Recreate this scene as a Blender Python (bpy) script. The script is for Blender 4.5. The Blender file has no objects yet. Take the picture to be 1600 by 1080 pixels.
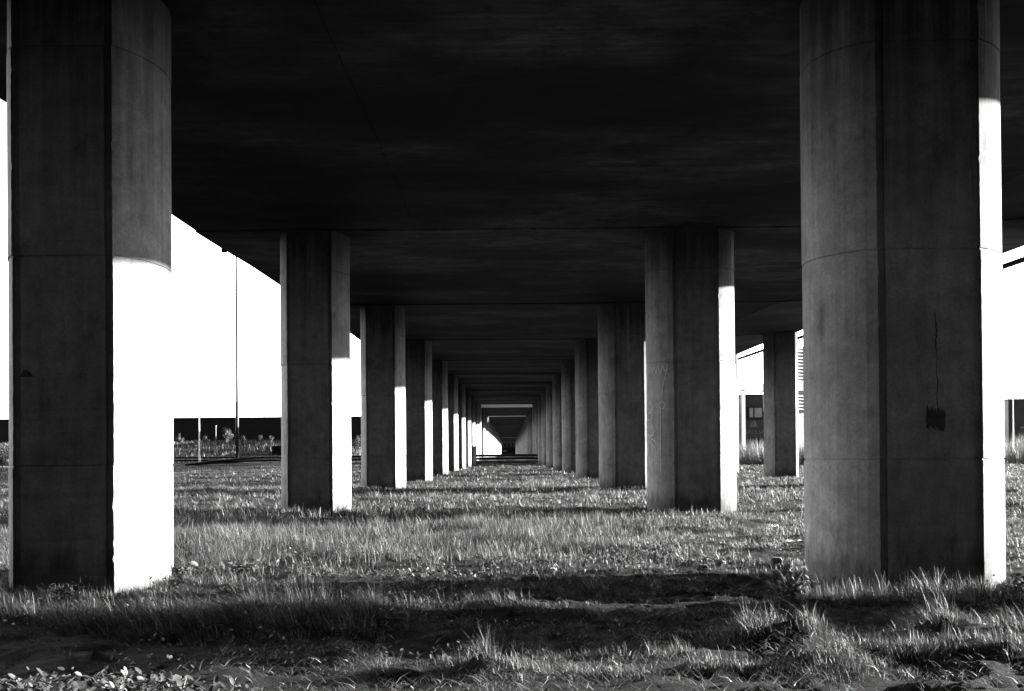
import bpy, bmesh, math, random
import numpy as np
from mathutils import Vector, noise as mnoise

rng = np.random.default_rng(11)
random.seed(5)
S = bpy.context.scene
COL = S.collection
PI = math.pi

# ------------------------------------------------------------------ helpers
def link(o):
    COL.objects.link(o); return o

def tag(o, label=None, cat=None, group=None, kind=None):
    if label: o['label'] = label
    if cat: o['category'] = cat
    if group: o['group'] = group
    if kind: o['kind'] = kind
    return o

def mesh_obj(name, verts, faces, mat, parent=None, smooth=False):
    me = bpy.data.meshes.new(name)
    me.from_pydata([tuple(v) for v in verts], [], faces)
    me.update()
    if mat: me.materials.append(mat)
    if smooth:
        for p in me.polygons: p.use_smooth = True
    o = link(bpy.data.objects.new(name, me))
    if parent is not None: o.parent = parent
    return o

def empty(name, loc, **kw):
    o = link(bpy.data.objects.new(name, None)); o.location = loc
    o.empty_display_size = .3
    return tag(o, **kw)

class MB:
    """collects shapes, links them as one mesh object"""
    def __init__(s): s.v = []; s.f = []
    def add(s, vs, fs):
        n = len(s.v); s.v += [tuple(v) for v in vs]; s.f += [tuple(i + n for i in f) for f in fs]; return s
    def box(s, a, b):
        x0, y0, z0 = a; x1, y1, z1 = b
        return s.add([(x0,y0,z0),(x1,y0,z0),(x1,y1,z0),(x0,y1,z0),(x0,y0,z1),(x1,y0,z1),(x1,y1,z1),(x0,y1,z1)],
                     [(0,3,2,1),(4,5,6,7),(0,1,5,4),(1,2,6,5),(2,3,7,6),(3,0,4,7)])
    def tube(s, pts, rad, n=8):
        pts = [Vector(p) for p in pts]
        rads = rad if isinstance(rad, (list, tuple)) else [rad] * len(pts)
        vs = []; fs = []
        for i, p in enumerate(pts):
            d = (pts[min(i+1, len(pts)-1)] - pts[max(i-1, 0)]).normalized()
            u = d.cross(Vector((0,0,1)) if abs(d.z) < .9 else Vector((1,0,0))).normalized(); w = d.cross(u)
            for k in range(n):
                a = 2*PI*k/n; vs.append(p + (u*math.cos(a) + w*math.sin(a))*rads[i])
        for i in range(len(pts)-1):
            for k in range(n):
                fs.append((i*n+k, i*n+(k+1)%n, (i+1)*n+(k+1)%n, (i+1)*n+k))
        fs.append(tuple(range(n-1, -1, -1))); fs.append(tuple((len(pts)-1)*n+k for k in range(n)))
        return s.add(vs, fs)
    def build(s, name, mat, parent=None, smooth=False):
        return mesh_obj(name, s.v, s.f, mat, parent, smooth)

# ------------------------------------------------------------------ numpy value noise
def _hash(ix, iy, seed):
    n = (ix.astype(np.int64)*374761393 + iy.astype(np.int64)*668265263 + seed*974634777) & 0xffffffff
    n = ((n ^ (n >> 13))*1274126177) & 0xffffffff
    n = n ^ (n >> 16)
    return (n & 0xffff)/65535.0
def vnoise(x, y, seed=0):
    ix = np.floor(x); iy = np.floor(y); fx = x-ix; fy = y-iy
    fx = fx*fx*(3-2*fx); fy = fy*fy*(3-2*fy)
    a = _hash(ix,iy,seed); b = _hash(ix+1,iy,seed); c = _hash(ix,iy+1,seed); d = _hash(ix+1,iy+1,seed)
    return (a*(1-fx)+b*fx)*(1-fy) + (c*(1-fx)+d*fx)*fy
def fbm(x, y, seed=0, o=3):
    t = 0; amp = .5; tot = 0
    for k in range(o):
        t = t + amp*vnoise(x*2**k, y*2**k, seed+k*17); tot += amp; amp *= .5
    return t/tot
def sstep(a, b, x):
    t = np.clip((x-a)/(b-a), 0, 1); return t*t*(3-2*t)

EYE = 1.5
TUSS = [(2.0, 9.55, 0.3, 0.109), (2.45, 9.5, 0.25, 0.101), (3.65, 9.8, 0.25, 0.118), (4.1, 9.5, 0.35, 0.092), (4.6, 9.9, 0.2, 0.084), (-0.25, 8.4, 0.22, 0.084), (0.0, 8.25, 0.3, 0.05), (-0.9, 8.3, 0.2, 0.059), (1.2, 8.9, 0.2, 0.05), (2.9, 8.6, 0.4, 0.05), (3.6, 8.5, 0.4, 0.067), (4.2, 8.0, 0.4, 0.067), (2.2, 8.0, 0.35, 0.05), (1.5, 8.2, 0.2, 0.059), (4.9, 8.8, 0.4, 0.076), (-1.4, 10.7, 0.3, 0.042), (0.6, 16.2, 0.3, 0.042), (-0.4, 17, 0.3, 0.042)]
def bare(x, y):
    """1 where the soil is bare (trodden strips)"""
    wob = (fbm(x*.9, y*.9, 40)-.5)*1.3
    a = sstep(.55, .15, np.abs(y-14.45-.06*x+wob*.6))*sstep(-2.6, -1.0, x)*sstep(3.3, 2.2, x)
    b = sstep(1.0, .3, np.abs(y-7.15+wob*.5))*sstep(-.5, .3, x+wob*.4)*sstep(3.0, 1.6, x)
    c = sstep(.9, .3, np.abs(y-13.6+wob*.5))*sstep(7.6, 8.4, x)
    return np.clip(np.maximum(np.maximum(a, b), c), 0, 1)
def ground(x, y):
    x = np.asarray(x, float); y = np.asarray(y, float)
    z = -.2*np.clip(y/150., 0, 1) - .09*sstep(22, 12, y)*sstep(-40, -6, y)
    # unseen raised ground behind and beside the viewpoint, added to block sky light
    fl = sstep(20, 27, np.abs(x-5))
    yf = 9.*sstep(-12, -22, x)+8.0*sstep(22, 30, x)
    top = 7.2+8.5*fl
    z = z + sstep(0, -9, y-yf*fl+5*(1-fl))*top*sstep(900, 500, np.abs(x))*sstep(-900, -400, y)
    near = sstep(400, 120, np.abs(y)+np.abs(x))
    flat = 1-.75*bare(x, y)
    z = z + near*((fbm(x*.22, y*.3, 3)-.5)*.26 + (fbm(x*.9, y*1.1, 9)-.5)*.15*flat + (fbm(x*3.5, y*3.5, 21)-.5)*.07*flat + (fbm(x*11, y*11, 25)-.5)*.03 + sstep(18, 14, np.abs(y))*np.maximum(0, fbm(x*5.5, y*5.5, 27)-.5)*.14)
    # ridges across the field that catch the low sun
    z = z + near*.06*np.sin(y*.62 + 1.6*fbm(x*.12, y*.1, 31)*4)*sstep(16, 26, y)*sstep(150,100,y)
    # vegetated bank behind the road on the left, road embankment across
    z = z + 3.3*sstep(176, 192, y)*sstep(-18, -28, x)*sstep(420,300,y)
    z = z + (.45+.0*x)*sstep(160.5, 162.5, y)*sstep(182, 178, y)*sstep(60, 30, np.abs(x))
    for (tx, ty, tr, th) in TUSS: z = z + np.where(np.abs(x-tx)+np.abs(y-ty) < 3, 1.1*th*np.exp(-((x-tx)**2+(y-ty)**2)/(tr*1.1)**2), 0)
    z = z + sstep(.6, 1.6, x)*sstep(10.2, 9.4, y)*sstep(4, 6, y)*sstep(12, 9, x)*np.maximum(0, fbm(x*2.1, y*2.8, 29)-.45)*.28
    z = z + .10*sstep(12.3, 11.3, y)*sstep(9.6, 10.6, y)*sstep(.5, -1.5, x)
    return z
def gz(x, y): return float(ground(np.array([x]), np.array([y]))[0])

# ------------------------------------------------------------------ materials
def nodes(name):
    m = bpy.data.materials.new(name); m.use_nodes = True
    nt = m.node_tree; nt.nodes.clear()
    out = nt.nodes.new('ShaderNodeOutputMaterial')
    return m, nt, out
def N(nt, t, **kw):
    n = nt.nodes.new(t)
    for k, v in kw.items():
        if k in n.inputs: n.inputs[k].default_value = v
        else: setattr(n, k, v)
    return n
def L(nt, a, b): nt.links.new(a, b)
def scaled(nt, src, sc):
    mp = N(nt, 'ShaderNodeMapping'); mp.inputs['Scale'].default_value = sc
    L(nt, src, mp.inputs['Vector']); return mp.outputs['Vector']
def noise(nt, vec, scale, detail=4, rough=.55):
    n = N(nt, 'ShaderNodeTexNoise', Scale=scale, Detail=detail, Roughness=rough); L(nt, vec, n.inputs['Vector']); return n.outputs['Fac']
def mrange(nt, v, a, b, c, d):
    n = N(nt, 'ShaderNodeMapRange'); n.inputs[1].default_value = a; n.inputs[2].default_value = b
    n.inputs[3].default_value = c; n.inputs[4].default_value = d; L(nt, v, n.inputs[0]); return n.outputs[0]
def mul(nt, a, b):
    n = N(nt, 'ShaderNodeMath', operation='MULTIPLY')
    for i, v in enumerate((a, b)):
        if isinstance(v, (int, float)): n.inputs[i].default_value = v
        else: L(nt, v, n.inputs[i])
    return n.outputs[0]
def principled(nt, out, val, rough=.9, bump=None, bstr=.3, bdist=.01, spec=.2, metal=0):
    p = N(nt, 'ShaderNodeBsdfPrincipled'); p.inputs['Roughness'].default_value = rough
    p.inputs['Specular IOR Level'].default_value = spec; p.inputs['Metallic'].default_value = metal
    if isinstance(val, (int, float)): p.inputs['Base Color'].default_value = (val, val, val, 1)
    else:
        c = N(nt, 'ShaderNodeCombineColor')
        for k in range(3): L(nt, val, c.inputs[k])
        L(nt, c.outputs[0], p.inputs['Base Color'])
    if bump is not None:
        b = N(nt, 'ShaderNodeBump'); b.inputs['Strength'].default_value = bstr; b.inputs['Distance'].default_value = bdist
        L(nt, bump, b.inputs['Height']); L(nt, b.outputs[0], p.inputs['Normal'])
    L(nt, p.outputs[0], out.inputs[0]); return p
def pos(nt): return N(nt, 'ShaderNodeNewGeometry').outputs['Position']

def mat_pillar(name, base):
    m, nt, out = nodes(name); P = pos(nt)
    big = mrange(nt, noise(nt, P, .9, 5), .3, .7, .72, 1.18)
    streak = mrange(nt, noise(nt, scaled(nt, P, (7, 7, .45)), 1, 4, .6), .3, .7, .84, 1.1)
    fine = mul(nt, mrange(nt, noise(nt, P, 30, 5, .8), .3, .7, .72, 1.2), mrange(nt, noise(nt, P, 4.5, 6, .7), .3, .7, .72, 1.2))
    blot = mrange(nt, noise(nt, scaled(nt, P, (1.6, 1.6, 1.1)), 1.3, 6, .65), .56, .74, 1, .55)
    vor = N(nt, 'ShaderNodeTexVoronoi', Scale=15); L(nt, scaled(nt, P, (1, 1, .7)), vor.inputs['Vector'])
    pore = mrange(nt, vor.outputs['Distance'], .045, .10, .35, 1)
    gate = mrange(nt, noise(nt, P, 2.2, 2), .5, .58, 0, 1)
    mx = N(nt, 'ShaderNodeMix'); L(nt, gate, mx.inputs[0]); mx.inputs[2].default_value = 1; L(nt, pore, mx.inputs[3])
    sz = N(nt, 'ShaderNodeSeparateXYZ'); L(nt, P, sz.inputs[0])
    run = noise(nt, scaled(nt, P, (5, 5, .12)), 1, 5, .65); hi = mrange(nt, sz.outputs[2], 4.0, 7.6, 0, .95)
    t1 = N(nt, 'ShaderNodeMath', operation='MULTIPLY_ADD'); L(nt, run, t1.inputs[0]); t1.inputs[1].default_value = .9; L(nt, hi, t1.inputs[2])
    top_shade = mrange(nt, t1.outputs[0], .5, 1.25, 1, .16)  # shade under the deck painted into the upper pillar colour, broken by streaks
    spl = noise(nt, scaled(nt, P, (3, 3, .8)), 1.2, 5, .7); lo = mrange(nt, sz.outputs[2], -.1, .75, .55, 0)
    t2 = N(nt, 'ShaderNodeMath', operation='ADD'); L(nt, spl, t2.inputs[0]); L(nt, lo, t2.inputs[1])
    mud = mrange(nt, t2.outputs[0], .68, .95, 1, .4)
    v = mul(nt, mul(nt, mul(nt, mul(nt, mul(nt, mul(nt, mul(nt, big, streak), fine), blot), mx.outputs[0]), top_shade), mud), base)
    hb = mul(nt, noise(nt, P, 60, 4), mx.outputs[0])
    principled(nt, out, v, .92, hb, .35, .006, .15)
    return m
def mat_soffit(name, base):
    m, nt, out = nodes(name); P = pos(nt)
    warp = N(nt, 'ShaderNodeTexNoise', Scale=.8, Detail=3); L(nt, P, warp.inputs['Vector'])
    wv = N(nt, 'ShaderNodeVectorMath', operation='MULTIPLY_ADD'); L(nt, warp.outputs['Color'], wv.inputs[0]); wv.inputs[1].default_value = (.5, .5, 0); L(nt, P, wv.inputs[2])
    st = mrange(nt, noise(nt, scaled(nt, wv.outputs[0], (.75, 1.6, 1)), 1, 10, .78), .3, .7, .45, 1.5)
    big = mrange(nt, noise(nt, scaled(nt, wv.outputs[0], (.14, .22, 1)), 1, 5, .6), .38, .62, .25, 1.9)
    board = mrange(nt, noise(nt, scaled(nt, P, (.1, 7, 1)), 1, 3, .6), .35, .65, .85, 1.12)
    dirt = mrange(nt, noise(nt, P, 1.7, 8, .75), .5, .7, 1, .4)
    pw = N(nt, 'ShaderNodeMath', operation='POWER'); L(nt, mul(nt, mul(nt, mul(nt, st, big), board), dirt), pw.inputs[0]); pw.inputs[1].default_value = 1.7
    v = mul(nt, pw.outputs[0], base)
    principled(nt, out, v, .9, noise(nt, scaled(nt, P, (.3, 12, 1)), 1, 5), .25, .01, .15)
    return m
def mat_plain(name, val, rough=.7, var=.2, scale=6, metal=0, spec=.3):
    m, nt, out = nodes(name); P = pos(nt)
    v = mul(nt, mrange(nt, noise(nt, P, scale, 5), .3, .7, 1-var, 1+var), val)
    principled(nt, out, v, rough, spec=spec, metal=metal); return m
def mat_soil():
    m, nt, out = nodes('soil'); P = pos(nt)
    v = mul(nt, mul(nt, mrange(nt, noise(nt, P, 1.5, 6, .65), .3, .7, .6, 1.4), mrange(nt, noise(nt, P, 45, 4, .7), .3, .7, .4, 1.8)), .0085)
    principled(nt, out, v, .95, noise(nt, P, 16, 8, .78), 1.0, .12, .1); return m
def mat_leaf(name, val, trans=.35):
    m, nt, out = nodes(name)
    at = N(nt, 'ShaderNodeAttribute', attribute_name='tone')
    v = mul(nt, at.outputs['Fac'], val)
    c = N(nt, 'ShaderNodeCombineColor')
    for k in range(3): L(nt, v, c.inputs[k])
    p = N(nt, 'ShaderNodeBsdfPrincipled'); p.inputs['Roughness'].default_value = .5; p.inputs['Specular IOR Level'].default_value = .35
    L(nt, c.outputs[0], p.inputs['Base Color'])
    t = N(nt, 'ShaderNodeBsdfTranslucent'); L(nt, c.outputs[0], t.inputs[0])
    mx = N(nt, 'ShaderNodeMixShader'); mx.inputs[0].default_value = trans
    L(nt, p.outputs[0], mx.inputs[1]); L(nt, t.outputs[0], mx.inputs[2]); L(nt, mx.outputs[0], out.inputs[0])
    return m
def mat_cladding(name, val, period, axis):
    m, nt, out = nodes(name); P = pos(nt)
    w = N(nt, 'ShaderNodeTexWave', Scale=1/period, Distortion=0, bands_direction=axis); L(nt, P, w.inputs['Vector'])
    v = mul(nt, mrange(nt, noise(nt, P, .35, 4), .3, .7, .8, 1.2), val)
    principled(nt, out, v, .6, w.outputs['Fac'], .5, .05, .3); return m

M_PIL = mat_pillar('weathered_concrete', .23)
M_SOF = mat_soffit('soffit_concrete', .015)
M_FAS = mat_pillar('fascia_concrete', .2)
M_SOIL = mat_soil()
M_GRASS = mat_leaf('grass_blades', .04, .3)
M_LEAF = mat_leaf('broad_leaves', .04, .25)
M_STRAW = mat_leaf('dry_straw', .1, .2)
M_SHRUB = mat_leaf('shrub_leaves', .055, .3)
M_REED = mat_leaf('reeds', .09, .3)
M_ASPH = mat_plain('asphalt', .05, .9)
M_GALV = mat_plain('weathered_galvanised_steel', .02, .55, .3, 3, 0)
M_DARKSTEEL = mat_plain('dark_painted_steel', .004, .6)
M_WHITE = mat_plain('white_paint', .8, .5, .06)
M_CREAM = mat_plain('pale_cladding', .75, .6, .08)
M_DARKCLAD = mat_cladding('dark_cladding', .03, .6, 'X')
M_GREYCLAD = mat_cladding('grey_cladding', .12, .5, 'Z')
M_BOARD = mat_plain('sign_board_paint', .08, .7)
M_LETTER = mat_plain('letter_paint', .22, .7)
M_GRAF = mat_plain('pale_spray_paint', .34, .8, .35, 20)
M_STAIN = mat_plain('black_stain', .045, .95, .5, 10)
M_BLIND = mat_plain('window_blind', .4, .8)
M_BARK = mat_plain('bark', .12, .95)
M_STONE = mat_plain('stone', .05, .95, .4, 20)
M_PLASTIC = mat_plain('white_plastic', .8, .5, .05)
m, nt, out = nodes('frosted_plastic'); M_SCREEN = m
t_ = N(nt, 'ShaderNodeBsdfTranslucent'); t_.inputs[0].default_value = (.85,.85,.85,1); L(nt, t_.outputs[0], out.inputs[0])
m, nt, out = nodes('window_glass'); principled(nt, out, .02, .08, spec=.5); M_GLASS = m

# ------------------------------------------------------------------ camera
F = 1800.0
cam = bpy.data.cameras.new('camera'); co = link(bpy.data.objects.new('camera', cam))
cam.sensor_fit = 'HORIZONTAL'; cam.sensor_width = 36; cam.lens = 36*F/1600
PITCH = math.radians(.5); ROLL = math.radians(.45)
cam.shift_x = 5/1600; cam.shift_y = (706-540)/1600 - math.tan(PITCH)*F/1600
cam.clip_start = .1; cam.clip_end = 9000
co.location = (0, 0, EYE)
from mathutils import Matrix
co.rotation_euler = (Matrix.Rotation(PI/2+PITCH, 3, 'X') @ Matrix.Rotation(-ROLL, 3, 'Z')).to_euler()
S.camera = co

# ------------------------------------------------------------------ light
AZ = math.atan(.27); EL = math.atan(.186*math.cos(AZ))
sd = Vector((math.cos(AZ)*math.cos(EL), math.sin(AZ)*math.cos(EL), math.sin(EL)))
sun = bpy.data.lights.new('sun', 'SUN'); sun.energy = 5; sun.angle = math.radians(.5); sun.color = (1, .99, .98)
so = link(bpy.data.objects.new('sun', sun)); so.location = (60, 20, 40)
so.rotation_euler = sd.to_track_quat('Z', 'Y').to_euler()
W = bpy.data.worlds.new('World'); S.world = W; W.use_nodes = True
nt = W.node_tree; nt.nodes.clear()
sky = N(nt, 'ShaderNodeTexSky', sky_type='NISHITA'); sky.sun_disc = False
sky.sun_elevation = EL; sky.sun_rotation = math.pi/2 - AZ
sky.air_density = 2.0; sky.dust_density = 0.3; sky.ozone_density = 1.0
bw = N(nt, 'ShaderNodeRGBToBW'); L(nt, sky.outputs[0], bw.inputs[0])     # black and white photograph
bg = N(nt, 'ShaderNodeBackground'); bg.inputs['Strength'].default_value = .12
# added falloff: sky dimmed behind the viewpoint to keep pillar fronts dark
tc = N(nt, 'ShaderNodeTexCoord'); sx = N(nt, 'ShaderNodeSeparateXYZ'); L(nt, tc.outputs['Generated'], sx.inputs[0])
cn = noise(nt, tc.outputs['Generated'], 2.5, 4)
ad = N(nt, 'ShaderNodeMath', operation='MULTIPLY_ADD'); L(nt, cn, ad.inputs[0]); ad.inputs[1].default_value = .25
lx_ = N(nt, 'ShaderNodeMath', operation='MULTIPLY_ADD'); L(nt, sx.outputs[0], lx_.inputs[0]); lx_.inputs[1].default_value = -.13; L(nt, sx.outputs[1], lx_.inputs[2]); L(nt, lx_.outputs[0], ad.inputs[2])
cl_ = N(nt, 'ShaderNodeMapRange', interpolation_type='SMOOTHSTEP'); L(nt, ad.outputs[0], cl_.inputs[0])
for k_, v_ in enumerate((-.18, .70, .03, 1.9)): cl_.inputs[k_+1].default_value = v_
L(nt, mul(nt, bw.outputs[0], cl_.outputs[0]), bg.inputs['Color'])
wo = N(nt, 'ShaderNodeOutputWorld'); L(nt, bg.outputs[0], wo.inputs[0])
S.view_settings.view_transform = 'Standard'; S.view_settings.look = 'None'
S.view_settings.exposure = 3.45; S.view_settings.gamma = 1.0

# ------------------------------------------------------------------ ground
def axis(segs):
    a = []
    for lo, hi, st in segs: a += list(np.arange(lo, hi, st))
    return np.array(a + [segs[-1][1]])
xs = axis([(-5000,-1000,800),(-1000,-200,80),(-200,-60,8),(-60,-20,1.2),(-20,-8,.3),(-8,8,.08),(8,20,.3),(20,60,1.2),(60,200,8),(200,1000,80),(1000,5000,800)])
ys = axis([(-5000,-1000,800),(-1000,-100,100),(-100,-30,5),(-30,6,.8),(6,16,.07),(16,30,.16),(30,70,.5),(70,230,1.2),(230,500,15),(500,1500,100),(1500,7000,900)])
X, Y = np.meshgrid(xs, ys); Z = ground(X, Y)
nx, ny = len(xs), len(ys)
co_ = np.stack([X.ravel(), Y.ravel(), Z.ravel()], 1)
i = np.arange(ny-1)[:, None]*nx + np.arange(nx-1)[None, :]; i = i.ravel()
quads = np.stack([i, i+1, i+1+nx, i+nx], 1)
def fast_mesh(name, verts, loops, starts, mat, tone=None, smooth=False):
    me = bpy.data.meshes.new(name)
    me.vertices.add(len(verts)); me.vertices.foreach_set('co', np.ascontiguousarray(verts, np.float32).ravel())
    me.loops.add(len(loops)); me.loops.foreach_set('vertex_index', np.ascontiguousarray(loops, np.int32))
    me.polygons.add(len(starts)); me.polygons.foreach_set('loop_start', np.ascontiguousarray(starts, np.int32))
    if smooth: me.polygons.foreach_set('use_smooth', np.ones(len(starts), bool))
    me.update(calc_edges=True)
    if tone is not None:
        at = me.attributes.new('tone', 'FLOAT', 'POINT'); at.data.foreach_set('value', np.ascontiguousarray(tone, np.float32))
    me.materials.append(mat)
    return link(bpy.data.objects.new(name, me))
g = fast_mesh('ground', co_, quads.ravel(), np.arange(len(quads))*4, M_SOIL, smooth=True)
tag(g, kind='structure')
# cross road on its low embankment
rv = []; rx = np.linspace(-300, 300, 61)
for x in rx:
    for y in (164, 177): rv.append((x, y, gz(x, y)+.02 if abs(x) < 30 else max(gz(x, 164), gz(x, 177))+.02))
tag(mesh_obj('road', rv, [(2*k, 2*k+2, 2*k+3, 2*k+1) for k in range(60)], M_ASPH), kind='structure')

# ------------------------------------------------------------------ viaduct
def soffit(y): return EYE + 5.51 + .0111*min(y, 200.) + .0006*max(0., y-200.)
D1, SP = 13.5, 16.77
def row_y(n): return D1 + SP*(n-1)
def deck(name, y0, y1, label, tipx0, tipx1, joints):
    root = empty(name, (0, y0, soffit(y0)), label=label, cat='viaduct deck', kind='thing')
    yy = sorted(set([y0, y1] + [y for y in np.arange(y0, y1, 4.2)] + [j+d for j in joints for d in (-.5, -.02, .0, .5) if y0 < j+d < y1]))
    jset = [j for j in joints]
    V = []; Fc = []
    xs_ = [-8.2, -2.412, -2.40, -2.388, 10.985, 11.0, 11.015, 16.15]
    for y in yy:
        z = soffit(y)
        # every span ends 6 cm higher than the next one begins: a lip at each pillar row
        stp = min([max(0., .035-.035*(j-y-.02)/9.) for j in jset if 0 < j-y < 9] or [0.])
        # shallow camber of every span between two pillar rows
        cam_ = 0
        if len(jset) > 1:
            k = (y-(jset[0]))/SP; cam_ = .10*(1-math.cos(2*PI*k))*.5
        tx = tipx0 + (tipx1-tipx0)*(y-y0)/(y1-y0)
        prof = []
        for x in xs_:
            dz = (.012 if x in (-2.40, 11.0) else 0) + max(0., x-11.0)/5.15*.33
            prof.append((x, z + cam_ + dz + stp))
        prof += [(tx-.3, z+1.56), (tx, z+1.56), (tx, z+1.95), (10.9, z+1.75), (-8.2, z+1.75)]
        V += [(px-0, y-y0, pz-soffit(y0)) for px, pz in prof]
    n = len(xs_)+5
    for k in range(len(yy)-1):
        for q in range(n):
            a = k*n+q; b = k*n+(q+1) % n
            Fc.append((a, a+n, b+n, b))
    Fc.append(tuple(range(n))); Fc.append(tuple((len(yy)-1)*n + q for q in range(n-1, -1, -1)))
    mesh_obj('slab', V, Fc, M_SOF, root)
    for sx in (0, 1):
        mb = MB(); st = np.linspace(y0+.02, y1-.02, 24)
        for k in range(23):
            vs = []
            for y in (st[k], st[k+1]):
                tx = tipx0 + (tipx1-tipx0)*(y-y0)/(y1-y0)
                a, b = ((-8.25, -7.9) if sx == 0 else (tx-.3, tx+.05))
                zz = soffit(y)-soffit(y0)+(1.752 if sx == 0 else 1.952)
                vs += [(a, y-y0, zz), (b, y-y0, zz), (b, y-y0, zz+.85), (a, y-y0, zz+.85)]
            mb.add(vs, [(0,4,5,1),(1,5,6,2),(2,6,7,3),(3,7,4,0)] + ([(0,1,2,3)] if k == 0 else []) + ([(7,6,5,4)] if k == 22 else []))
        mb.build('parapet', M_FAS, root)
    return root
jA = [row_y(n) for n in range(-1, 12)]
jB = [row_y(n) for n in range(12, 40)]
dA = deck('viaduct_deck', -22, 186, 'nearest dark concrete viaduct deck with streaked soffit overhead, ending before the light gap', 19.4, 19.4, jA)
dB = deck('viaduct_deck', 200, 249, 'short viaduct deck section between two bright gaps beyond the guardrail', 19.4, 20.1, [j for j in jB if j < 250])
dC = deck('viaduct_deck', 253, 650, 'long far viaduct deck section running towards the tunnel-like end', 20.1, 26.4, [j for j in jB if 252 < j < 650])
dD = deck('viaduct_deck', 656, 900, 'farthest viaduct deck section behind the last thin bright bar', 20, 20, [])
# pale end beams facing the gaps
for root, y0 in ((dB, 200), (dC, 253), (dD, 656)):
    MB().box((-8.1, -.32, -.03), (16.1, -.003, .62)).build('end_beam', M_CREAM, root)
# frosted screen strip and dark edge beam along the outer right edge
def edge_strip(root, y0, y1, tx0, tx1):
    b = Vector(root.location); n = 40; st = np.linspace(y0, y1, n)
    for name, xa, xb, za, zb_, mt in (('frosted_screen', -.10, -.07, 1.141, 1.559, M_SCREEN), ('edge_beam', -.16, .0, .97, 1.14, M_DARKSTEEL)):
        mb = MB()
        for k in range(n-1):
            vs = []
            for y in (st[k], st[k+1]):
                z = soffit(y); x = tx0+(tx1-tx0)*(y-y0)/(y1-y0)
                vs += [(x+xa, y, z+za), (x+xb, y, z+za), (x+xb, y, z+zb_), (x+xa, y, z+zb_)]
            mb.add([Vector(v)-b for v in vs], [(0,4,5,1),(1,5,6,2),(2,6,7,3),(3,7,4,0)] + ([(0,1,2,3)] if k == 0 else []) + ([(7,6,5,4)] if k == n-2 else []))
        mb.build(name, mt, root)
edge_strip(dA, -21.9, 185.9, 19.4, 19.4); edge_strip(dB, 200.1, 248.9, 19.4, 20.1)
# drip spout under the left edge
db = MB(); b = Vector(dA.location); y = 33.2
db.box(Vector((-8.245, y-.05, soffit(y)-.06))-b, Vector((-8.1, y+.05, soffit(y)+.06))-b)
db.build('drain_spout', M_DARKSTEEL, dA)

def pillar_profile(wide):
    hc = .61 if wide else .595
    depth, sag = (2.05, .585) if wide else (2.02, .33)
    nw, nd = .095, .05
    Lh = depth/2; R = (Lh*Lh+sag*sag)/(2*sag); a0 = math.asin(min(1, Lh/R))
    if sag > Lh: a0 = PI-a0
    arc = []
    cx = hc+sag-R
    for k in range(19):
        a = -a0 + 2*a0*k/18
        arc.append((cx+R*math.cos(a), Lh+R*math.sin(a)))
    right = arc                                     # front corner -> back corner
    p = [(-hc+nw, 0), (hc-nw, 0), (hc-nw+.004, nd), (hc-.012, nd)] + right
    p += [(-x, y) for x, y in reversed(right)] + [(-hc+.012, nd), (-hc+nw-.004, nd)]
    return p
PROF = {True: pillar_profile(True), False: pillar_profile(False)}
CORN = {w: {0, 1, 4, len(PROF[w])-3} for w in PROF}
def pillar_mesh(wide, top, seed, fine=False):
    p = PROF[wide]; n = len(p); rnd = random.Random(seed)
    c = (0, 1.02)
    levels = []
    for zj in (1.37, 3.84, 6.30):
        levels.append(zj + rnd.uniform(-.01, .01))
    zs = [(-.9, 0)]
    for zj in levels:
        if zj < top-.3: zs += [(zj-.014, 0), (zj-.008, .014), (zj+.008, .014), (zj+.014, 0)]
    zs.append((top, 0))
    if fine:
        ex = [(z, 0) for z in np.arange(-.2, top-.1, .06) if all(abs(z-zj) > .05 for zj in levels)]
        zs = sorted(zs + ex)
    # extra rings so the wall is not perfectly flat: formwork lifts step by a few mm
    V = []; Fc = []
    for k, (z, ins) in enumerate(zs):
        lift = sum(z > zj for zj in levels)
        ox = [0, .004, -.003, .003][lift]; oy = [0, .003, -.002, .002][lift]
        for qi, (x, y) in enumerate(p):
            if fine and qi in CORN[wide] and abs(z) < 99:
                x -= math.copysign(abs(rnd.gauss(0, .0025)) + (.018*rnd.random() if rnd.random() < .05 else 0), x); y += abs(rnd.gauss(0, .0025))
            dx, dy = x-c[0], y-c[1]; l = math.hypot(dx, dy)
            V.append((x - dx/l*ins + ox, y - dy/l*ins + oy, z))
    for k in range(len(zs)-1):
        for q in range(n):
            Fc.append((k*n+q, k*n+(q+1) % n, (k+1)*n+(q+1) % n, (k+1)*n+q))
    Fc.append(tuple(range(n-1, -1, -1))); Fc.append(tuple((len(zs)-1)*n+q for q in range(n)))
    me = bpy.data.meshes.new('concrete_pillar'); me.from_pydata(V, [], Fc); me.update(); me.materials.append(M_PIL)
    return me
ROWS = {'left': (-5.225, False), 'right': (4.95, True), 'outer': (15.32, False)}
ORD = {1: 'nearest', 2: 'second', 3: 'third', 4: 'fourth', 5: 'fifth', 6: 'sixth', 7: 'seventh', 8: 'eighth', 9: 'ninth', 10: 'tenth', 11: 'eleventh'}
pillars = {}
shared = {}
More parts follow.
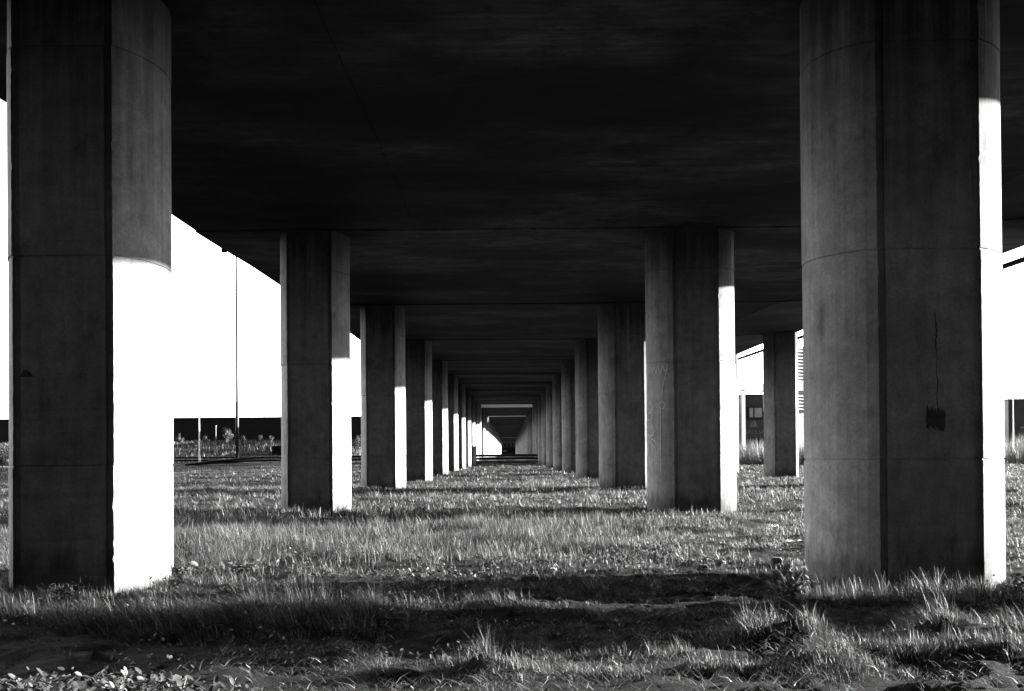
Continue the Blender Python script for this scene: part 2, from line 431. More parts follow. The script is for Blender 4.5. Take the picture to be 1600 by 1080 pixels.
for row, (px, wide) in ROWS.items():
    for n in range(0, 40):
        y = row_y(n)
        if row == 'outer' and n > 12: continue
        if 184 < y < 200 or 249 < y < 253 or 648 < y < 657: y += 9 if y < 200 else 4
        top = soffit(y)+.6
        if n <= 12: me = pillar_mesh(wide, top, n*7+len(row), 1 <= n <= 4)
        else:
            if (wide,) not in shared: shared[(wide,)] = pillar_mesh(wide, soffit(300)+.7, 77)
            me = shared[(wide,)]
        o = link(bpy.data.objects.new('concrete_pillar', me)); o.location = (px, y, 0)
        if n <= 0:
            lab, grp = {'left': 'round-sided concrete pillar of the left row standing behind the camera', 'right': 'round-sided concrete pillar of the right row standing behind the camera', 'outer': 'concrete pillar of the outer right row standing behind the camera'}[row], 'pillars behind the camera'
        elif n <= 11:
            side = {'left': 'left row, its right side sunlit', 'right': 'inner right row, its left side grey', 'outer': 'outer right row near the deck edge'}[row]
            lab, grp = f'{ORD[n]} concrete pillar from the camera in the {side}', 'pillars under the viaduct'
        else:
            lab, grp = {'left': 'far concrete pillar of the sunlit left row beyond the guardrail', 'right': 'far grey concrete pillar of the right row beyond the guardrail', 'outer': 'far concrete pillar of the outer right row beyond the guardrail'}[row], f'far pillars beyond the guardrail, {row} row'
        if row == 'left' and n == 1: lab = 'nearest concrete pillar of the left row, big blazing white right side'
        if row == 'right' and n == 1: lab = 'nearest concrete pillar of the right row, with a long crack and black blot'
        if row == 'right' and n == 2: lab = 'second concrete pillar of the inner right row, graffiti on its left side'
        tag(o, lab, 'pillar', grp, 'thing'); pillars[(row, n)] = o

# graffiti strokes hugging the curved side of the second right-hand pillar
def ribbon(mb, pts, w, th=.003):
    """pts: (arc angle, z) on the round side of a wide pillar"""
    P2 = []
    for a, z in pts: P2.append((a, z))
    out_ = []
    for k, (a, z) in enumerate(P2):
        a0, z0 = P2[max(k-1, 0)]; a1, z1 = P2[min(k+1, len(P2)-1)]
        ta, tz = (a1-a0)*1.2, z1-z0; l = math.hypot(ta, tz) or 1
        na, nz = -tz/l*w/2/1.2, ta/l*w/2
        out_.append(((a+na, z+nz), (a-na, z-nz)))
    base = len(mb.v); vs = []; fs = []
    Lh, sag = 1.025, .585; RR = (Lh*Lh+sag*sag)/(2*sag); cx = .61+sag-RR
    def pt(a, z, off): return (-(cx+(RR+off)*math.cos(a)), Lh+(RR+off)*math.sin(a), z)
    for (l_, r_) in out_: vs += [pt(*l_, th), pt(*r_, th)]
    for k in range(len(out_)-1): fs.append((2*k, 2*k+1, 2*k+3, 2*k+2))
    mb.add(vs, fs)
def gmap(cx, cy):
    t = (290-cx)/240.; a = -1.0 + t*1.12
    yimg = 540+cy/5.4
    return (a, 1.5 + (704-yimg)*(30.3*1.03)/1800)
gm = MB()
def smooth_pts(p, m=6):
    o = []
    for k in range(len(p)-1):
        for j in range(m):
            t = j/m; o.append((p[k][0]*(1-t)+p[k+1][0]*t, p[k][1]*(1-t)+p[k+1][1]*t))
    return o+[p[-1]]
def circ(cx, cy, rx, ry, a0=0, a1=2*PI): return [(cx+rx*math.cos(a0+(a1-a0)*k/20), cy+ry*math.sin(a0+(a1-a0)*k/20)) for k in range(21)]
strokes = [[(120,182),(133,240),(150,185),(163,236),(180,182),(195,248),(210,180),(226,246),(240,180),(254,242),(268,180)],
           [(118,182),(113,250),(110,330),(110,460)], [(266,182),(262,240),(244,320),(236,400),(234,470)],
           circ(136,526,28,48), circ(136,526,15,30), circ(231,512,20,28), [(225,545),(210,560),(207,590)],
           [(98,580),(95,660),(92,740),(120,762),(165,758),(180,722)], [(100,628),(135,630)], [(130,765),(128,810),(150,830),(178,850),(190,900),(192,1000)],
           [(225,545),(226,700),(222,900),(222,1060)], [(150,790),(180,800),(192,830)],
           [(106,845),(96,890),(86,930),(80,1010)], [(106,845),(118,900),(130,960),(122,1010)], [(104,860),(106,1020)]]
for s_ in strokes: ribbon(gm, smooth_pts([gmap(*q) for q in s_]), .028)
gm.build('graffiti', M_GRAF, pillars[('right', 2)])
# crack and black blot on the face of the nearest right-hand pillar
ck = MB(); pr = Vector((4.95, D1, 0))
def face(xp, yp): return ((xp-1455)*.0075-.005, 1.5+(700.5-yp)*.0075)
cl = [(1463,487),(1465,505),(1466,522),(1463,540),(1467,558),(1464,578),(1467,600),(1465,620),(1468,642)]
pts = smooth_pts([face(*q) for q in cl], 5)
rr = random.Random(3); vs = []; fs = []
for k, (x, z) in enumerate(pts):
    w = (.020 if k < 18 else .010)*rr.uniform(.5, 1.2); x += rr.uniform(-.006, .006)
    vs += [(x-w/2, -.003, z), (x+w/2, -.003, z)]
fs = [(2*k, 2*k+2, 2*k+3, 2*k+1) for k in range(len(pts)-1)]
ck.add(vs, fs); ck.build('crack', M_STAIN, pillars[('right', 1)])
bl = MB()
for k in range(64):
    x, z = face(1449+rr.random()*29, 654+rr.gauss(0, 4)); h = rr.uniform(.03, .13); w = rr.uniform(.006, .022)
    bl.add([(x-w, -.003-k*1e-5, z-h*.6), (x+w*.6, -.003-k*1e-5, z-h), (x+w, -.003-k*1e-5, z+h*.5), (x-w*.5, -.003-k*1e-5, z+h)], [(0,1,2,3)])
bl.build('paint_blot', M_STAIN, pillars[('right', 1)])
# dark formwork scar low on the left pillar's face
sc = MB(); q = [(25,588),(48,588),(40,578),(33,577)]
sc.add([((x-93)*.0075, -.003, 1.5+(711-y)*.0075) for x, y in q], [(0,1,2,3)])
sc.build('patch', M_STAIN, pillars[('left', 1)])

# ------------------------------------------------------------------ guardrails across the far end
def guardrail(x0, x1, y, zb, label, ramp):
    root = empty('guardrail', (x0, y, zb), label=label, cat='guardrail')
    def beam(zc, face_y, ramp_):
        vs = []; fs = []
        prof = [(0,-.155),(-.03,-.15),(-.08,-.11),(-.08,-.05),(-.02,-.015),(-.02,.015),(-.08,.05),(-.08,.11),(-.03,.15),(0,.155)]
        st = np.concatenate([np.linspace(0, 11, 12), np.linspace(11, x1-x0, 24)[1:]]) if ramp_ else np.linspace(0, x1-x0, 30)
        for s_ in st:
            dz = 0
            if ramp_ and s_ < 11: dz = -(zc+.12)*(1-s_/11.)**1.4
            for py_, pz_ in prof: vs.append((s_, face_y+py_, max(zc+dz, -.1)+pz_))
        m_ = len(prof)
        for k in range(len(st)-1):
            for j in range(m_-1): fs.append((k*m_+j, (k+1)*m_+j, (k+1)*m_+j+1, k*m_+j+1))
        mesh_obj('rail', vs, fs, M_GALV, root)
    beam(.85, 0, ramp); beam(.42, -.01, ramp)
    s_ = 12 if ramp else 1
    while s_ < x1-x0:
        MB().box((s_-.05, .005, -.6), (s_+.05, .12, .97)).build('post', M_DARKSTEEL, root); s_ += 4
guardrail(-45.5, 16, 161.8, .12, 'near long dark steel guardrail crossing the field in front of the road', True)
guardrail(-60, 20, 178.2, .12, 'far dark steel guardrail on the other side of the road', False)

# ------------------------------------------------------------------ background left
wh = empty('warehouse', (-65, 205, 0), label='long low black warehouse behind the bank on the left', cat='warehouse')
MB().box((-60, 0, -.5), (49, 40, 7.75)).build('wall', M_DARKCLAD, wh)
MB().box((-60.15, -.15, 7.75), (49.15, 40.2, 8.02)).build('roof_edge', M_DARKSTEEL, wh)
for k, xx in enumerate((21.0, 24.2, 28.6)):
    h = (2.1, 1.6, .9)[k]
    MB().tube([(xx, 3, 8.02), (xx, 3, 8.02+h)], .05, 6).box((xx-.16, 2.9, 8.02+h-.35), (xx+.16, 3.1, 8.02+h-.1)).build('antenna', M_GALV, wh)
MB().tube([(-41+65-82-8, 3, 8.02), (-41+65-82-8, 3, 9.6)], .06, 6).build('antenna', M_GALV, wh)

def lamp(x, y, h, label, side, mat=M_WHITE):
    zb = gz(x, y)
    r = empty('street_lamp', (x, y, zb), label=label, cat='street lamp')
    MB().tube([(0,0,-.3),(0,0,1.2),(0,0,1.21),(0,0,h-.15)], [.13,.13,.10,.05], 8).build('pole', mat, r, True)
    MB().tube([(0,0,h-.2),(.1*side,0,h),(.45*side,0,h+.06)], .035, 6).build('arm', mat, r, True)
    vs = []
    lm = MB()
    for sx, w, t in ((.4,.05,.04),(.55,.13,.07),(.85,.13,.06),(1.0,.05,.03)):
        vs += [(sx*side,-w,h+.04),(sx*side,w,h+.04),(sx*side,w*.7,h+.04+t),(sx*side,-w*.7,h+.04+t)]
    fs = [(0,1,2,3),(15,14,13,12)]
    for k in range(3):
        for j in range(4): fs.append((k*4+j, (k+1)*4+j, (k+1)*4+(j+1)%4, k*4+(j+1)%4))
    lm.add(vs, fs).build('lamp_head', M_GALV, r)
lamp(-44.6, 166, 11.1, 'slim white street lamp in front of the black warehouse, left of the tall dark mast', 1)
lamp(65.7, 150, 9.2, 'slim white street lamp in front of the grey hall at the far right', -1)

xm, ym = -41.25, 175.0
ms = empty('light_mast', (xm, ym, gz(xm, ym)), label='very tall dark stepped mast rising past the deck edge on the left', cat='mast')
MB().tube([(0,0,-.3),(0,0,9.2),(0,0,9.25),(0,0,14.5)], [.27,.24,.19,.17], 12).build('lower_shaft', M_DARKSTEEL, ms, True)
MB().tube([(0,0,14.5),(0,0,14.55),(0,0,36)], [.19,.17,.14], 10).build('upper_shaft', M_DARKSTEEL, ms, True)
MB().box((-.31,-.3,2.7),(.31,-.2,3.0)).build('bracket', M_GALV, ms)
MB().box((-.3,-.3,4.3),(.3,-.24,4.5)).build('bracket', M_GALV, ms)
hd = MB()
for k in range(6):
    a = k*PI/3; hd.box((math.cos(a)*.9-.25, math.sin(a)*.9-.25, 35.6), (math.cos(a)*.9+.25, math.sin(a)*.9+.25, 35.85)); hd.tube([(0,0,35.9),(math.cos(a)*.9, math.sin(a)*.9, 35.86)], .05, 6)
hd.build('lamp_ring', M_DARKSTEEL, ms)
xp, yp = -48.3, 190.0
M_POST = mat_plain('grey_painted_post', .3, .6)
po = empty('marker_post', (xp, yp, gz(xp, yp)), label='thin white post on the bank between the white lamp and the mast', cat='post')
MB().tube([(0,0,-.3),(0,0,3.0)], .045, 8).build('post_shaft', M_POST, po, True)
MB().box((-.08,-.08,3.0),(.08,.08,3.22)).build('cap', M_WHITE, po)
xb, yb = -33.5, 183.5
cb = empty('storage_container', (xb, yb, gz(xb, yb)), label='low black metal container on the bank, half hidden by a left pillar', cat='container')
c0 = MB().box((-4.1,-.5,.1),(4.1,1.6,1.35))
c0.build('body', M_DARKSTEEL, cb)
MB().box((-4.15,-.55,1.352),(4.15,1.65,1.42)).build('lid', M_DARKSTEEL, cb)

# far end of the tunnel of pillars
fb = empty('far_building', (0, 690, -.2), label='low black building closing the far end between the last pillars', cat='building')
MB().box((-4.6, 0, -.3), (5.1, 14, 4.1)).build('wall', M_DARKSTEEL, fb)
MB().box((-4.75, -.15, 4.1), (5.25, 14.1, 4.4)).build('roof', M_DARKSTEEL, fb)
MB().box((-3.9, -.06, 1.9), (-1.2, -.01, 2.5)).build('window', M_GLASS, fb)

fh = empty('distant_hall', (0, 930, -.2), label='pale distant hall closing the view under the last deck section', cat='hall')
MB().box((-40, 0, -.3), (40, 30, 13.5)).build('wall', M_GREYCLAD, fh)
MB().box((-40.2, -.2, 13.5), (40.2, 30.2, 14.2)).build('roof_edge', M_DARKSTEEL, fh)
for k in range(-3, 4): MB().box((k*3.1-.9, -.1, 5.5), (k*3.1+.9, -.003, 8.5)).build('window', M_GLASS, fh)

# ------------------------------------------------------------------ background right
ox, oy = 30.4, 150.0
bd = empty('commercial_building', (ox, oy, -.2), label='dark commercial building with strip window and lettered board behind the reeds on the right', cat='building')
MB().box((0, 0, 0), (13, 22, 8.7)).build('wall', M_DARKCLAD, bd)
MB().box((-.1, -.1, 8.7), (13.1, 22.1, 8.95)).build('roof', M_DARKSTEEL, bd)
for k, (a, b_, mt) in enumerate(((.25,.85,M_GLASS),(.95,1.45,M_BLIND),(1.6,2.6,M_BLIND),(2.75,4.2,M_GLASS))):
    f = MB()
    f.box((a-.05,-.10,5.85),(b_+.05,-.002,5.93)).box((a-.05,-.10,7.17),(b_+.05,-.002,7.25)).box((a-.05,-.10,5.93),(a,-.002,7.17)).box((b_,-.10,5.93),(b_+.05,-.002,7.17))
    fo = f.build('window', M_DARKSTEEL, bd)
    MB().box((a,-.05,5.93),(b_,-.004,7.17)).build('pane', mt, fo)
sb = MB().box((.05,-.14,3.4),(6,-.004,5.6)).build('sign_board', M_BOARD, bd)
MB().box((.05,-.2,3.30),(6,-.15,3.39)).build('board_trim', M_DARKSTEEL, sb)
MB().add([(1.0,-.145,4.65),(1.35,-.145,4.65),(1.32,-.145,5.5),(1.1,-.145,5.2)],[(0,1,2,3)]).add([(1.42,-.145,4.65),(2.0,-.145,4.65),(1.75,-.145,5.45),(1.45,-.145,5.5)],[(0,1,2,3)]).build('emblem', M_LETTER, sb)
cu = bpy.data.curves.new('lettering', 'FONT'); cu.body = 'ARLS SAIL'; cu.size = .74; cu.extrude = .01; cu.space_character = 1.02
cu.materials.append(M_LETTER); tmp = bpy.data.objects.new('tmp_text', cu); COL.objects.link(tmp)
bpy.context.view_layer.update(); me_ = bpy.data.meshes.new_from_object(tmp.evaluated_get(bpy.context.evaluated_depsgraph_get())); bpy.data.objects.remove(tmp)
lo_ = link(bpy.data.objects.new('lettering', me_)); lo_.parent = sb; lo_.location = (.22, -.16, 3.78); lo_.rotation_euler = (PI/2, 0, 0)
# pale louvred plant tower and portal beam in front of the facade
lv = empty('louvre_tower', (ox+5.4, oy-3.4, -.2), label='pale louvred plant tower with white portal arm over the dark building on the right', cat='plant tower')
lv.rotation_euler = (0, 0, math.radians(19)); hs = 2.3; M_LOUV = mat_plain('grey_louvre', .9, .6, .05)
MB().box((-hs, -hs, 0), (hs, hs, 14.6)).build('tower_body', M_CREAM, lv)
for za, zb_ in ((6.6, 9.0), (10.1, 14.5)):
    for q in range(2):    # the two faces towards the field
        Mr = Matrix.Rotation(-PI/2*q, 4, 'Z')
        for xx in (-hs, -hs+.75, hs-.87, hs-.12):
            f = MB().box((xx, -hs-.16, za), (xx+.12, -hs-.003, zb_)); f.v = [tuple(Mr @ Vector(v)) for v in f.v]; f.build('louvre_frame', M_CREAM, lv)
        sl = MB(); zz = za+.1
        while zz < zb_-.3:
            sl.add([(-hs+.13,-hs-.14,zz),(hs-.13,-hs-.14,zz),(hs-.13,-hs-.01,zz+.2),(-hs+.13,-hs-.01,zz+.2),(-hs+.13,-hs-.14,zz-.03),(hs-.13,-hs-.14,zz-.03)],[(0,1,2,3),(4,5,1,0)]); zz += .42
        sl.v = [tuple(Mr @ Vector(v)) for v in sl.v]; sl.build('louvre', M_LOUV, lv)
MB().box((-hs-.4, -hs-.4, 9.05), (hs+.4, hs+.4, 10.0)).build('band', M_WHITE, lv)
MB().box((-hs-6.2, -hs-.3, 9.1), (-hs-.41, -hs+.1, 9.85)).build('portal_beam', M_WHITE, lv)
MB().box((-hs-6.1, -hs-.25, 0), (-hs-5.65, -hs+.05, 9.09)).build('portal_post', M_WHITE, lv)
gh = empty('grey_hall', (72.9, 168, -.2), label='grey horizontally clad hall at the right edge of the picture', cat='hall')
MB().box((0,0,-.3),(70,40,8.7)).build('wall', M_GREYCLAD, gh)
MB().box((-.1,-.1,8.7),(70.1,40.1,8.85)).build('roof_edge', M_GREYCLAD, gh)
for a in (1.7, 2.7): MB().box((a,-.06,4.55),(a+.8,-.01,4.8)).build('window', M_BLIND, gh)

# ------------------------------------------------------------------ vegetation
CYL = [(px, row_y(n)+1.0) for (px, w) in ROWS.values() for n in range(0, 12)]
def blades(name, P, H, Wd, lean, tone, mat, segs=2, tip=.08, yaw=None):
    """P (n,3) bases, H heights, Wd widths, lean (n,2) horizontal tip offset as fraction of H"""
    n = len(P)
    if yaw is None: yaw = rng.uniform(0, 2*PI, n)
    u = np.stack([np.cos(yaw), np.sin(yaw), np.zeros(n)], 1)
    m_ = 2*segs+1
    V = np.zeros((n, m_, 3))
    ll = np.sqrt((lean**2).sum(1)); up = np.sqrt(np.clip(1-np.clip(ll, 0, .97)**2*.75, .05, 1))
    for k in range(segs+1):
        t = k/segs
        c = P + np.stack([lean[:,0]*H*t**1.7, lean[:,1]*H*t**1.7, H*t*up*(1-.18*t*ll)], 1)
        w = Wd*(1-t**1.5)
        if k < segs:
            V[:, 2*k] = c - u*w[:, None]/2; V[:, 2*k+1] = c + u*w[:, None]/2
        else: V[:, 2*segs] = c
    base = (np.arange(n)*m_)[:, None]
    loops = []; lens = []
    for k in range(segs-1): loops.append(base + np.array([2*k, 2*k+1, 2*k+3, 2*k+2])); lens.append(4)
    loops.append(base + np.array([2*segs-2, 2*segs-1, 2*segs])); lens.append(3)
    Lp = np.concatenate(loops, 1)
    per = np.array(lens); off = np.concatenate([[0], np.cumsum(per)[:-1]])
    starts = (np.arange(n)*per.sum())[:, None] + off
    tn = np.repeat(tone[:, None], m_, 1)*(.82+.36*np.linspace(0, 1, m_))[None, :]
    return fast_mesh(name, V.reshape(-1, 3), Lp.ravel(), starts.ravel(), mat, tn.ravel())
def scatter(y0, y1, dens, marg=.50, extra=2.0):
    area_max = (y1-y0)*2*(marg*y1+extra)
    n = int(area_max*dens)
    y = rng.uniform(y0, y1, n); x = rng.uniform(-1, 1, n)*(marg*y1+extra)
    k = np.abs(x) < marg*y+extra
    return x[k], y[k]
def field_height(x, y):
    h = .125 + .085*sstep(15.0, 16.6, y)*sstep(3.4, .8, x)*sstep(36, 27, y)
    h = h*(1-.35*sstep(.8, 2.2, x)*sstep(24, 17, y))
    h = h*(1-.55*sstep(13.6, 12.6, y))                                                # low growth on the trodden near ground
    h = h + .13*sstep(9.7, 10.2, y)*sstep(11.9, 11.2, y)*sstep(-.4, -1.6, x)          # tall fringe, left foreground
    h = h + .17*sstep(12.1, 12.5, y)*sstep(13.6, 13.3, y)*sstep(2.7, 3.2, x)*sstep(6.0, 5.0, x)
    for (tx, ty, tr, th) in TUSS: h = h + th*np.exp(-((x-tx)**2+(y-ty)**2)/tr**2)
    h = h + .05*sstep(11.1, 11.3, y)*sstep(12.0, 11.8, y)*sstep(-1.6, -1.2, x)*sstep(2.4, 2.0, x)
    h = h + .04*sstep(30, 40, y)
    return h*(.45+1.1*fbm(x*.8, y*.8, 55))
allP = []
def keep_prob(x, y):
    b = bare(x, y); clump = fbm(x*1.6, y*1.6, 61); patch = fbm(x*.45, y*.45, 63)
    p = np.clip(.04+2.8*(clump-.38)+1.6*(patch-.5)+.22*sstep(14.8, 16, y), .03, 1)*(1-.985*b)
    short = sstep(9.9, 9.3, y)                                 # sparse tufts on the trodden foreground
    p = p*(1-short*(1-np.clip((clump-.47)*6, .05, 1)))
    dark = sstep(13.4, 12.4, y)*sstep(9.4, 10.0, y)*sstep(-2.2, -.9, x)*sstep(4.2, 2.8, x)
    p = p*(1-.72*dark)
    p = p*(1-.75*sstep(-.2, -1.5, x)*sstep(10.0, 9.4, y))
    for (tx, ty, tr, th) in TUSS: p = np.maximum(p, np.clip(1.3*np.exp(-((x-tx)**2+(y-ty)**2)/tr**2)-.15, 0, 1))
    p = np.maximum(p, .5*sstep(11.1, 11.3, y)*sstep(12.0, 11.8, y)*sstep(-1.6, -1.2, x)*sstep(2.4, 2.0, x))
    p = np.maximum(p, .9*sstep(12.1, 12.5, y)*sstep(13.6, 13.3, y)*sstep(2.7, 3.2, x)*sstep(6.0, 5.0, x))
    p = np.maximum(p, .8*sstep(9.8, 10.2, y)*sstep(11.8, 11.2, y)*sstep(-.6, -1.6, x))
    return p*(1-.55*sstep(.8, 2.0, x)*sstep(18, 15, y)*sstep(13.5, 14, y)*(fbm(x*3, y*3, 71) < .52))
def grass_zone(y0, y1, dens, wid, marg=.5, per=14, spread=.05):
    tx, ty = scatter(y0, y1, dens/per, marg)
    k = rng.random(len(tx)) < keep_prob(tx, ty); tx, ty = tx[k], ty[k]
    nb = rng.integers(max(2, per//3), per*2, len(tx)); idx = np.repeat(np.arange(len(tx)), nb); n = len(idx)
    sp = (spread*rng.uniform(.5, 1.6, len(tx)))[idx]
    ox = rng.normal(0, 1, n); oy = rng.normal(0, 1, n)
    x = tx[idx]+ox*sp; y = ty[idx]+oy*sp
    k = bare(x, y) < .7; x, y, ox, oy, idx = x[k], y[k], ox[k], oy[k], idx[k]; n = len(x)
    z = ground(x, y)
    th = np.clip(rng.lognormal(0, .32, len(tx)), .4, 1.55)
    H = field_height(x, y)*th[idx]*rng.uniform(.35, 1.2, n)
    H = np.minimum(np.where(rng.random(n) < .012, H*1.5, H), .42)
    wl = fbm(x*.35, y*.35, 81); ang = (wl-.5)*5
    tl = rng.normal(0, .22, (len(tx), 2))
    lx = -.18-.25*sstep(12.5, 11.5, y)+.35*np.sin(ang)+tl[idx, 0]+ox*.2+rng.normal(0, .2, n); ly = .1*np.cos(ang*1.3)+tl[idx, 1]+oy*.2+rng.normal(0, .2, n)
    tt = np.exp(rng.normal(0, .4, len(tx)))
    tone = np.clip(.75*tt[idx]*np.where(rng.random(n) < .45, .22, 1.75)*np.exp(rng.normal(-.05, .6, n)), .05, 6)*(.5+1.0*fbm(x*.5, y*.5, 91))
    return np.stack([x, y, z-.01], 1), H, wid*rng.uniform(.6, 1.4, n), np.stack([lx, ly], 1), tone
Z_ = [grass_zone(6.0, 12.8, 4600, .0036, .5, 22, .04), grass_zone(12.8, 25, 2100, .0055, .5, 18, .05), grass_zone(25, 60, 300, .013, .5, 14, .10), grass_zone(60, 161, 24, .036, .52, 10, .22)]
P, H, Wd, Ln, Tn = [np.concatenate([z[k] for z in Z_]) for k in range(5)]
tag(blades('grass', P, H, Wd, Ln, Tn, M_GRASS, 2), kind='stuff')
# bank vegetation beyond the road
x = rng.uniform(-120, -14, 30000); y = rng.uniform(178.5, 200, 30000)
z = ground(x, y); Hh = rng.uniform(.25, .9, len(x))*(.5+fbm(x*.3, y*.3, 5))
tag(blades('bank_grass', np.stack([x, y, z], 1), Hh, rng.uniform(.05, .12, len(x)), rng.normal(0, .25, (len(x), 2)), rng.uniform(.3, 1.1, len(x)), M_SHRUB, 2), kind='stuff')
# dry straw and twigs lying on the trodden ground
x, y = scatter(6.0, 15.6, 520, .5)
k = (rng.random(len(x)) < np.clip((fbm(x*1.3, y*2.2, 101)-.36)*3.5, .04, 1)*np.where(y < 9.8, sstep(-2.8, -1.4, x), .45))
x, y = x[k], y[k]; n = len(x)
a = rng.normal(.2, .8, n); s_ = np.where(rng.random(n) < .5, -1, 1)
tag(blades('straw', np.stack([x, y, ground(x, y)+rng.uniform(.005, .045, n)], 1), rng.uniform(.03, .15, n), rng.uniform(.003, .007, n), np.stack([np.cos(a)*s_*1.1, np.sin(a)*1.1], 1)*.9, np.clip(.6*np.exp(rng.normal(0, .6, n)), .1, 2), M_STRAW, 2), kind='stuff')

# broad leaves
def leaves(name, P, size, nrm, tone, mat, elong=1.35, parent=None):
    n = len(P)
    nrm = nrm/np.linalg.norm(nrm, axis=1)[:, None]
    r = rng.normal(0, 1, (n, 3)); u = np.cross(nrm, r); u /= np.linalg.norm(u, axis=1)[:, None]; w = np.cross(nrm, u)
    shp = [(-1, 0, 0), (-.45, -.62, .12), (.35, -.6, .12), (1.05, 0, -.12), (.35, .6, .12), (-.45, .62, .12), (0, 0, -.02)]
    V = np.zeros((n, 7, 3))
    for k, (a, b_, c) in enumerate(shp):
        V[:, k] = P + size[:, None]*(u*a*elong + w*b_ + nrm*c)*.5
    fs = np.array([[0,1,6],[1,2,6],[2,3,6],[3,4,6],[4,5,6],[5,0,6]])
    Lp = (np.arange(n)*7)[:, None, None] + fs[None]
    o = fast_mesh(name, V.reshape(-1, 3), Lp.ravel(), np.arange(n*6)*3, mat, np.repeat(tone, 7), True)
    if parent is not None: o.parent = parent
    return o
x1_, y1_ = scatter(6.0, 8.7, 3800, .5); dn = sstep(-1.6, -2.4, x1_)*sstep(8.15, 7.9, y1_)*np.clip((fbm(x1_*1.5, y1_*1.5, 121)-.3)*5, 0, 1)
k = rng.random(len(x1_)) < dn; x1_, y1_ = x1_[k], y1_[k]
x2_, y2_ = scatter(8.4, 12.2, 90, .5); dn = np.clip((fbm(x2_*1.1, y2_*1.1, 131)-.42)*5, 0, 1)*sstep(2.5, -.5, x2_)
k = rng.random(len(x2_)) < dn; x2_, y2_ = x2_[k], y2_[k]
x3_, y3_ = scatter(13.5, 19, 190, .5); dn = np.clip((fbm(x3_*1.3, y3_*1.3, 141)-.5)*7, 0, 1)
k = rng.random(len(x3_)) < dn; x3_, y3_ = x3_[k], y3_[k]
x = np.concatenate([x1_, x2_, x3_]); y = np.concatenate([y1_, y2_, y3_])
hh = np.abs(rng.normal(.07, .05, len(x)))
tag(leaves('ground_cover', np.stack([x, y, ground(x, y)+hh], 1), np.concatenate([rng.uniform(.026, .058, len(x1_)), rng.uniform(.02, .04, len(x2_)), rng.uniform(.025, .05, len(x3_))]), np.stack([rng.normal(.25,.7,len(x)), rng.normal(-.2,.7,len(x)), np.ones(len(x))], 1), rng.uniform(.4, 1.4, len(x)), M_LEAF, 1.4), kind='stuff')

def weed(x, y, r, h, n, size, label, seed):
    z = gz(x, y); root = empty('weed', (x, y, z), label=label, cat='weed plant')
    rr = random.Random(seed); st = MB(); tips = []
    for k in range(9):
        a = rr.uniform(0, 2*PI); d = r*rr.uniform(.2, 1); top = Vector((math.cos(a)*d, math.sin(a)*d, h*rr.uniform(.5, 1)))
        st.tube([(0,0,-.03), top*.5+Vector((0,0,h*.12)), top], [.008,.006,.003], 5); tips.append(top)
    st.build('stem', M_BARK, root)
    P = []
    for k in range(n):
        t = rr.choice(tips)*rr.uniform(.3, 1.05); P.append((t.x+rr.gauss(0, r*.16), t.y+rr.gauss(0, r*.16), max(.02, t.z+rr.gauss(0, h*.09))))
    P = np.array(P)
    leaves('foliage', P, rng.uniform(.6, 1.2, n)*size, np.stack([rng.normal(.3,.6,n), rng.normal(-.2,.6,n), np.ones(n)], 1), rng.uniform(.5, 1.3, n), M_LEAF, parent=root)
weed(3.0, 12.35, .34, .34, 150, .06, 'bushy broad-leaved weed at the left foot of the nearest right pillar', 1)
weed(2.12, 16.6, .22, .44, 150, .05, 'upright dark weed alone in the lit grass right of centre', 2)
weed(2.9, 16.0, .2, .2, 50, .06, 'low pale broad-leaved weed beside the dark stone', 3)
weed(-4.3, 14.9, .35, .2, 90, .075, 'low broad-leaved weed in grass right of the nearest left pillar', 4)
weed(-3.5, 15.2, .3, .2, 80, .075, 'low broad-leaved weed in mid grass left of the bare soil strip', 5)
weed(5.7, 12.9, .25, .2, 60, .06, 'dark leafy weed at the right foot of the nearest right pillar', 6)
weed(-2.1, 7.3, .16, .2, 70, .06, 'round-leaved weed at the bottom edge left of centre', 7)
weed(-5.0, 12.9, .28, .22, 70, .06, 'dark leafy weed against the foot of the nearest left pillar', 8)

# stones and litter
def rock(x, y, sx, sy, sz, mat, name, label, cat, seed):
    bm = bmesh.new(); bmesh.ops.create_icosphere(bm, subdivisions=3, radius=1)
    for v in bm.verts:
        nn = mnoise.noise(v.co*1.3+Vector((seed, 0, 0)))*.35 + mnoise.noise(v.co*3+Vector((0, seed, 0)))*.15
        c = v.co*(1+nn); c = Vector((max(-.75, min(.8, c.x)), max(-.8, min(.75, c.y)), max(-.6, min(.7, c.z))))
        v.co = Vector((c.x*sx, c.y*sy, c.z*sz))
    me = bpy.data.meshes.new(name); bm.to_mesh(me); bm.free(); me.materials.append(mat)
    o = link(bpy.data.objects.new(name, me)); o.location = (x, y, gz(x, y)+sz*.45); return tag(o, label, cat)
rock(3.72, 16.1, .10, .09, .11, M_STONE, 'stone', 'dark upright lump of stone left of the nearest right pillar', 'stone', 2)
rock(.58, 15.3, .055, .05, .04, M_PLASTIC, 'stone', 'small pale pebble on the bare soil strip at centre', 'stone', 5)
rock(2.6, 15.6, .1, .08, .06, M_STONE, 'stone', 'low dark stone left of the upright stone', 'stone', 8)
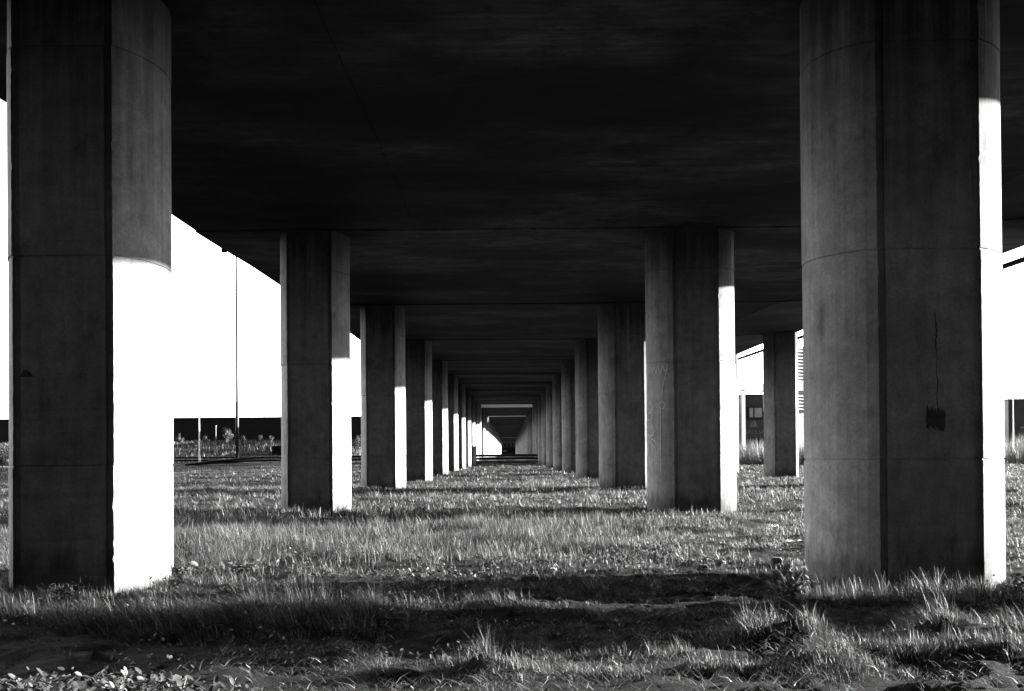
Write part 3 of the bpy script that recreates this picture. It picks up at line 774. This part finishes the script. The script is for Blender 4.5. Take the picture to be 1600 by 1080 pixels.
def rag(x, y, w, d, h, label, seed):
    bm = bmesh.new(); bmesh.ops.create_grid(bm, x_segments=14, y_segments=8, size=1)
    for v in bm.verts:
        a = v.co.copy(); r = mnoise.noise(Vector((a.x*1.7, a.y*1.7, seed)))
        v.co = Vector((a.x*w+.05*r, a.y*d+.05*mnoise.noise(Vector((a.y*2, a.x*2, seed+4))), h*max(0, .35+r+.4*(1-abs(a.x)))))
    me = bpy.data.meshes.new('plastic_bag'); bm.to_mesh(me); bm.free(); me.materials.append(M_PLASTIC)
    for p in me.polygons: p.use_smooth = True
    o = link(bpy.data.objects.new('plastic_bag', me)); o.location = (x, y, gz(x, y)+.05)
    sm = o.modifiers.new('thick', 'SOLIDIFY'); sm.thickness = .004
    tag(o, label, 'litter')
rag(4.7, 20.6, .09, .07, .13, 'small peaked scrap of white plastic in the grass', 1)
rag(4.66, 18.5, .24, .06, .06, 'long crumpled strip of white plastic beside the nearest right pillar', 7)

# shrubs on the bank and reeds on the right
def shrub(x, y, r, h, n, label, seed, size=.13, group='small trees along the bank'):
    z = gz(x, y); root = empty('shrub', (x, y, z), label=label, cat='shrub', group=group)
    rr = random.Random(seed); st = MB(); P = []
    for k in range(14):
        a = rr.uniform(0, 2*PI); d = r*rr.uniform(.1, 1); top = Vector((math.cos(a)*d, math.sin(a)*d, h*rr.uniform(.55, 1)*(1-.35*d/r)))
        mid = top*.5+Vector((0, 0, h*.1)); st.tube([(0,0,-.1), mid, top], [.035,.025,.01], 5)
        for q in range(n//14):
            t = rr.uniform(.3, 1.0); c = (mid*(1-t)*2*.5 + top*t) ; P.append((c.x+rr.gauss(0, r*.13), c.y+rr.gauss(0, r*.13), max(.1, c.z+rr.gauss(0, h*.05))))
    st.build('stem', M_BARK, root); P = np.array(P); n = len(P)
    leaves('foliage', P, rng.uniform(.6, 1.3, n)*size, rng.normal(0, 1, (n, 3))+np.array([.4, 0, .4]), rng.uniform(.5, 1.4, n), M_SHRUB, parent=root)
shrub(-53.6, 188, .75, 2.6, 420, 'small upright pale shrub at the left end of the bank', 1)
shrub(-51.2, 188, .35, 1.6, 140, 'tiny shrub left of the white lamp', 2)
shrub(-50.2, 191, .6, 1.7, 240, 'low shrub left of the thin white post', 8)
shrub(-46.2, 189, 1.3, 3.2, 800, 'widest pale shrub between the thin white post and the mast', 3)
shrub(-43.6, 189, .6, 1.9, 260, 'small shrub just left of the mast', 9)
shrub(-41.0, 190, .5, 2.0, 220, 'small shrub just right of the mast', 10)
shrub(-39.0, 189, .5, 2.0, 220, 'sparse shrub right of the mast', 4)
shrub(-35.8, 188, .8, 2.4, 360, 'rounded shrub above the black container', 5)
shrub(-23.3, 180, 1.2, 4.6, 900, 'tall pale bush seen between the second and third left pillars', 6, .16)
shrub(-58.2, 120, 1.4, 3.6, 700, 'dark bush at the left edge beside the nearest left pillar', 7, .16)
shrub(-34.5, 78, 1.2, 2.2, 900, 'leafy bush at the left edge in front of the black warehouse', 12, .13)
def reeds(name, x0, x1, y0, y1, n, h):
    x = rng.uniform(x0, x1, n); y = rng.uniform(y0, y1, n)
    Hh = h*(.35+.75*fbm(x*.45, y*.45, 7))*rng.uniform(.55, 1.15, n)
    return tag(blades(name, np.stack([x, y, ground(x, y)], 1), Hh, rng.uniform(.025, .07, n), rng.normal(-.08, .16, (n, 2)), rng.uniform(.5, 1.2, n), M_REED, 3), kind='stuff')
reeds('reeds', 22, 46, 120, 136, 9000, 3.6)
reeds('reeds', 50, 84, 112, 135, 11000, 4.0)
shrub(31.2, 129, .9, 3.2, 600, 'dark leafy shrub in the reeds in front of the lettered board', 21, .15, 'shrubs in the reeds')
